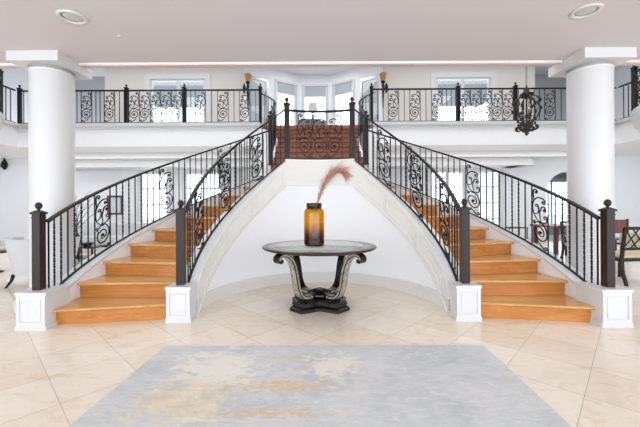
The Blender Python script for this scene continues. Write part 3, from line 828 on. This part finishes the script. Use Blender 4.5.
for k in range(6):
    an = 2*pi*k/6+.3; ca, sa = cos(an), sin(an)
    def rz(r_, z): return (LX+r_*ca, LY+r_*sa, Z0+z*KZ)
    l1 = smooth([(.05, 1.06), (.12, 1.10), (.20, 1.04), (.23, .96), (.19, .90), (.22, .82), (.25, .70), (.22, .56), (.16, .45), (.10, .36), (.09, .24), (.13, .15), (.19, .17), (.205, .25), (.165, .28), (.15, .24)])
    obj('scroll_arm', MB().tube([rz(*p) for p in l1], [.014+.006*sin(j*.7) for j in range(len(l1))], 6), 'iron_b', t)
    for (r_, z, s_) in ((.24, .94, .05), (.25, .72, .045), (.16, .44, .04), (.19, .22, .05), (.10, 1.13, .05), (.15, .33, .035)):
        obj('leaf_ornament', MB().ball(rz(r_, z), s_*.72, 6, 1.4), 'iron_b', t)
    if k % 2 == 0:
        obj('candle_arm', MB().tube([rz(.02, .52), rz(.07, .47), rz(.115, .50), rz(.12, .56)], .008, 6).lathe([(.03, 0), (.035, .012), (.014, .014), (.013, .11)], rz(.12, .56), 10), 'iron_b', t)
        obj('candle_bulb', MB().lathe([(.006, 0), (.014, .02), (.012, .045), (.002, .07)], rz(.12, .67), 8), 'bulb', t)

# ---------------------------------------------------------------- torch sconces by the bay
for x, wd, nb in ((-2.55, 'left', 1), (2.50, 'right', -1)):
    y = 12.34; zc = 5.98
    t = thing('torch_sconce', 'torch shaped wall sconce with amber glass cup %s of the bay windows' % wd, 'sconce', (x, y, zc-.9), 'torch sconces beside the bay')
    obj('torch', MB().lathe([(.005, zc-1.15), (.02, zc-1.0), (.035, zc-.6), (.045, zc-.3), (.03, zc-.27), (.06, zc-.2), (.03, zc-.14), (.07, zc-.08), (.09, zc-.03), (.05, zc-.02)], (x, y, 0), 12), 'iron', t)
    obj('glass_cup', MB().lathe([(.05, zc-.02), (.10, zc+.08), (.115, zc+.18), (.14, zc+.25), (.12, zc+.25), (.09, zc+.14), (.03, zc)], (x, y, 0), 16), 'amber', t)
    bx_ = x - nb*.16
    obj('wall_bracket', MB().tube([(x, y, zc-.2), (x-nb*.08, y+.06, zc-.27), (bx_, 12.46, zc-.24)], .018, 6).lathe([(.02, zc-.42), (.055, zc-.3), (.06, zc-.18), (.02, zc-.06)], (bx_, 12.45, 0), 10), 'iron', t)

def candle_sconce(x, y, z, label, s=1.0):
    t = thing('candle_sconce', label, 'sconce', (x, y, z), 'small candle wall sconces')
    obj('backplate', MB().lathe([(.01*s, z-.14*s), (.06*s, z-.08*s), (.08*s, z), (.05*s, z+.08*s), (.01*s, z+.13*s)], (x, y-.03, 0), 10), 'iron', t)
    for d in (-1, 1):
        obj('arm', MB().tube([(x, y-.06, z-.03*s), (x+d*.07*s, y-.16*s, z-.08*s), (x+d*.13*s, y-.18*s, z-.03*s), (x+d*.14*s, y-.18*s, z+.03*s)], .014*s, 6).lathe([(.04*s, 0), (.045*s, .015*s), (.018*s, .02*s), (.017*s, .11*s)], (x+d*.14*s, y-.18*s, z+.03*s), 10), 'iron', t)
        obj('candle', MB().lathe([(.01*s, 0), (.015*s, .03*s), (.003*s, .07*s)], (x+d*.14*s, y-.18*s, z+.14*s), 8), 'bulb', t)
candle_sconce(-10.85, WY, 2.80, 'dark two armed candle sconce on the pale wall at far left', 1.35)
candle_sconce(-12.5, 13.95, 6.3, 'dark candle sconce on the upper gallery wall at far left', 1.3)
candle_sconce(12.75, 13.95, 6.2, 'dark candle sconce on the upper gallery wall at far right', 1.3)

# ---------------------------------------------------------------- left furniture
# white wing-shaped armchair seen from behind
AXc, AYc = -4.70, 5.55
t = thing('armchair', 'light grey upholstered armchair with splayed black legs left of the left column', 'armchair', (AXc, AYc, 0))
def shell(rx, ry, z):
    pts_ = []
    for i in range(29):
        a_ = pi*1.12*i/28 - pi*.56 - pi/2
        pts_.append((AXc+rx*cos(a_), AYc+.1+ry*sin(a_), z))
    return pts_
rings = []
for z, k in ((.20, .84), (.30, .88), (.45, .95), (.60, 1.02), (.74, 1.07), (.79, 1.08)):
    o_ = shell(.50*k, .46*k, z); i_ = shell(.50*k-.09, .46*k-.09, z); rings.append(o_+i_[::-1])
obj('backrest', MB().loft(rings, False), 'lightgrey', t)
obj('seat', MB().lathe([(.05, .20), (.38, .20), (.41, .23), (.41, .42), (.36, .46), (.05, .465)], (AXc, AYc+.12, 0), 28), 'lightgrey', t)
for dx, dy in ((-.28, -.20), (.28, -.20), (-.28, .38), (.28, .38)):
    sx_ = .05*(1 if dx > 0 else -1)
    obj('leg', MB().tube([(AXc+dx, AYc+dy, .21), (AXc+dx+sx_*.4, AYc+dy*1.03, .12), (AXc+dx+sx_*2.2, AYc+dy*1.08, 0)], [.03, .024, .018], 6), 'iron', t)
t = thing('side_table', 'low dark side table at the far left edge beyond the armchair', 'table', (-6.6, 6.6, 0))
obj('table_top', MB().lathe([(.02, .40), (.35, .40), (.36, .42), (.35, .44), (.02, .44)], (-6.6, 6.6, 0), 24), 'darkwood', t)
obj('pedestal', MB().lathe([(.22, 0), (.22, .02), (.04, .05), (.035, .38), (.08, .40)], (-6.6, 6.6, 0), 16), 'darkwood', t)
# sofa and coffee table seen between the balusters
t = thing('sofa', 'pale grey sofa beyond the left staircase, seen through its balusters', 'sofa', (-6.3, 9.9, 0))
obj('base', MB().box(-7.3, -5.2, 9.5, 10.3, 0, .30, .02), 'lightgrey', t)
for x in (-6.73, -5.75): obj('seat_cushion', MB().box(x-.46, x+.46, 9.48, 10.1, .30, .45, .03), 'lightgrey', t)
obj('backrest', MB().box(-7.3, -5.2, 10.1, 10.35, .30, .82, .04), 'lightgrey', t)
for x in (-7.35, -5.3): obj('armrest', MB().box(x, x+.2, 9.5, 10.3, .08, .60, .04), 'lightgrey', t)
t = thing('coffee_table', 'small dark coffee table in front of the pale sofa', 'table', (-5.35, 7.6, 0))
obj('table_top', MB().box(-5.75, -5.0, 7.3, 7.9, .38, .41, .006), 'darkwood', t)
for dx in (-5.72, -5.06):
    for dy in (7.33, 7.84): obj('leg', MB().box(dx, dx+.03, dy, dy+.03, 0, .38), 'iron', t)
obj('lower_shelf', MB().box(-5.70, -5.04, 7.35, 7.85, .14, .155), 'darkwood', t)
t = thing('dark_bowl', 'small dark bowl resting on the coffee table', 'bowl', (-5.3, 7.55, .41))
obj('bowl', MB().lathe([(.05, .41), (.10, .43), (.15, .48), (.14, .48), (.09, .44), (.02, .43)], (-5.3, 7.55, 0), 16), 'iron', t)
# twig vase
t = thing('twig_vase', 'dark floor vase of tall bare curling twigs behind the left column', 'vase', (-6.35, 8.6, 0))
obj('vase', MB().lathe([(.09, 0), (.14, .1), (.17, .3), (.12, .55), (.07, .65), (.09, .7), (.06, .7), (.05, .6)], (-6.35, 8.6, 0), 20), 'iron_b', t)
tg = MB()
for i in range(16):
    an = random.uniform(0, 6.28); p = Vector((-6.35, 8.6, .6)); d = Vector((.22*cos(an), .22*sin(an), 1)); pts_ = [p.copy()]
    for k in range(9):
        d = (d+Vector((random.uniform(-.5, .5), random.uniform(-.5, .5), 0)) * .6).normalized(); d.z = max(d.z, .45); p = p+d*.14; pts_.append(p.copy())
    tg.tube(pts_, [.011-.001*k for k in range(10)], 5)
o = obj('twigs', tg, 'twig', t); o['kind'] = 'stuff'
# framed picture
t = thing('framed_picture', 'small burgundy framed pale blue picture on the back wall left of the stairs', 'picture', (-6.98, WY, 1.05))
fr = MB()
for b_ in ((-7.29, -6.75, 1.03, 1.10), (-7.29, -6.75, 1.63, 1.70), (-7.29, -7.22, 1.10, 1.63), (-6.82, -6.75, 1.10, 1.63)): fr.box(b_[0], b_[1], WY-.04, WY, b_[2], b_[3])
obj('frame', fr, 'burgundy', t); obj('picture', MB().box(-7.22, -6.82, WY-.02, WY-.005, 1.10, 1.63), 'art', t)

# ---------------------------------------------------------------- right furniture
def lattice_chair():
    t = thing('lattice_chair', '', 'chair', (0, 0, 0), 'black lattice back dining chairs')
    W, D = .27, .25      # chair faces +Y, its back towards the camera
    for s in (-1, 1):
        obj('leg', MB().loft([[(s*x-.02, y-.02, z), (s*x+.02, y-.02, z), (s*x+.02, y+.02, z), (s*x-.02, y+.02, z)] for x, y, z in ((W+.02, -D-.10, 0), (W, -D-.02, .22), (W-.01, -D, .42), (W-.01, -D-.02, .62), (W, -D-.07, .93))], False), 'darkwood', t)
        obj('leg', MB().loft([[(s*x-.018, y-.018, z), (s*x+.018, y-.018, z), (s*x+.018, y+.018, z), (s*x-.018, y+.018, z)] for x, y, z in ((W, D+.02, 0), (W-.01, D, .40))], False), 'darkwood', t)
        obj('armrest', MB().tube([(s*(W), -D-.03, .66), (s*(W+.03), 0, .67), (s*(W+.02), D-.02, .64), (s*(W), D, .42)], .016, 6), 'darkwood', t)
    obj('seat_frame', MB().box(-W, W, -D, D, .37, .42), 'darkwood', t)
    obj('seat_cushion', MB().box(-W+.02, W-.02, -D+.01, D, .42, .48, .02), 'creamfab', t)
    obj('top_rail', MB().box(-W, W, -D-.09, -D-.05, .89, .94, .006), 'darkwood', t)
    obj('back_rail', MB().box(-W, W, -D-.05, -D-.01, .56, .60), 'darkwood', t)
    la = MB()
    for s in (-1, 1):
        for k in (-1, 0, 1):
            xa, xb = k*.17-.13*s, k*.17+.13*s
            xa, xb = max(-W+.01, min(W-.01, xa)), max(-W+.01, min(W-.01, xb))
            la.tube([(xa, -D-.035, .60), (xb, -D-.07, .89)], .011, 6)
    obj('lattice', la, 'darkwood', t)
    obj('back_cushion', MB().box(-W+.06, W-.06, -D+.0, -D+.08, .50, .84, .03), 'creamfab', t)
    return t
ch0 = lattice_chair(); ch0.location = (5.12, 5.62, 0); ch0.rotation_euler = (0, 0, R_(5))
ch0['label'] = 'black lattice back chair with cream cushion nearest the right edge'
dup(ch0, (5.55, 6.9, 0), 'black lattice back chair standing just behind the nearest one at right', R_(172))
# wooden dining table and chair glimpsed through the arch side
t = thing('dining_table', 'red brown wooden dining table seen through the right stair balusters', 'table', (6.9, 9.0, 0))
obj('table_top', MB().box(6.1, 7.7, 8.5, 9.5, .70, .75, .008), 'mahogany', t)
for dx in (6.16, 7.56):
    for dy in (8.56, 9.36): obj('leg', MB().box(dx, dx+.08, dy, dy+.08, 0, .70), 'mahogany', t)
def simple_chair(x, y, rz, label):
    t = thing('wooden_chair', label, 'chair', (0, 0, 0), 'wooden chairs at the dining table')
    for s in (-1, 1):
        obj('leg', MB().box(s*.2-.02, s*.2+.02, -.22, -.18, 0, .95), 'darkwood', t)
        obj('leg', MB().box(s*.2-.02, s*.2+.02, .18, .22, 0, .43), 'darkwood', t)
    obj('seat', MB().box(-.23, .23, -.23, .23, .43, .47, .01), 'mahogany', t)
    obj('backrest', MB().box(-.18, .18, -.21, -.19, .60, .93), 'mahogany', t)
    t.location = (x, y, 0); t.rotation_euler = (0, 0, rz); return t
simple_chair(6.55, 8.25, R_(14), 'red brown wooden chair pushed up to the near side of the table')
simple_chair(7.3, 8.2, R_(-10), 'red brown wooden chair at the table beside the column')
t = thing('console_table', 'thin dark metal side table beyond the right staircase', 'table', (5.75, 9.6, 0))
obj('table_top', MB().box(5.45, 6.0, 9.4, 9.8, .63, .655), 'iron', t)
for dx in (5.46, 5.97):
    for dy in (9.41, 9.77): obj('leg', MB().box(dx, dx+.02, dy, dy+.02, 0, .63), 'iron', t)

# ---------------------------------------------------------------- bench and lamp upstairs
t = thing('bench', 'grey tufted bench on the gallery at the head of the stairs', 'bench', (0, 11.2, UP))
bx0 = -.45
obj('seat', MB().box(-.62, .30, 10.9, 11.4, UP+.30, UP+.44, .03), 'greyfab', t)
cu = MB()
for i in range(7): cu.ball((-.56+i*.135, 11.36, UP+.52), .085, 8, 1.3)
obj('backrest', cu.box(-.62, .30, 11.34, 11.42, UP+.44, UP+.58, .02), 'greyfab', t)
for x in (-.56, .24):
    for y in (10.94, 11.36): obj('leg', MB().lathe([(.015, UP), (.022, UP+.1), (.03, UP+.3)], (x, y, 0), 8), 'iron', t)
t = thing('lamp_table', 'slim dark table standing behind the grey bench upstairs', 'table', (-.2, 11.9, UP))
obj('table_top', MB().box(-.55, .15, 11.7, 12.1, UP+.72, UP+.75), 'darkwood', t)
for x in (-.54, .11):
    for y in (11.71, 12.06): obj('leg', MB().box(x, x+.03, y, y+.03, UP, UP+.72), 'darkwood', t)
t = thing('table_lamp', 'table lamp with white drum shade in the central bay window', 'lamp', (-.12, 11.9, UP+.75))
obj('lamp_base', MB().lathe([(.07, UP+.75), (.07, UP+.77), (.03, UP+.79), (.05, UP+.88), (.02, UP+.98), (.012, UP+1.1)], (-.12, 11.9, 0), 14), 'chrome', t)
obj('lamp_shade', MB().lathe([(.17, UP+1.06), (.14, UP+1.36), (.135, UP+1.36), (.165, UP+1.06)], (-.12, 11.9, 0), 24), 'lampshade', t)
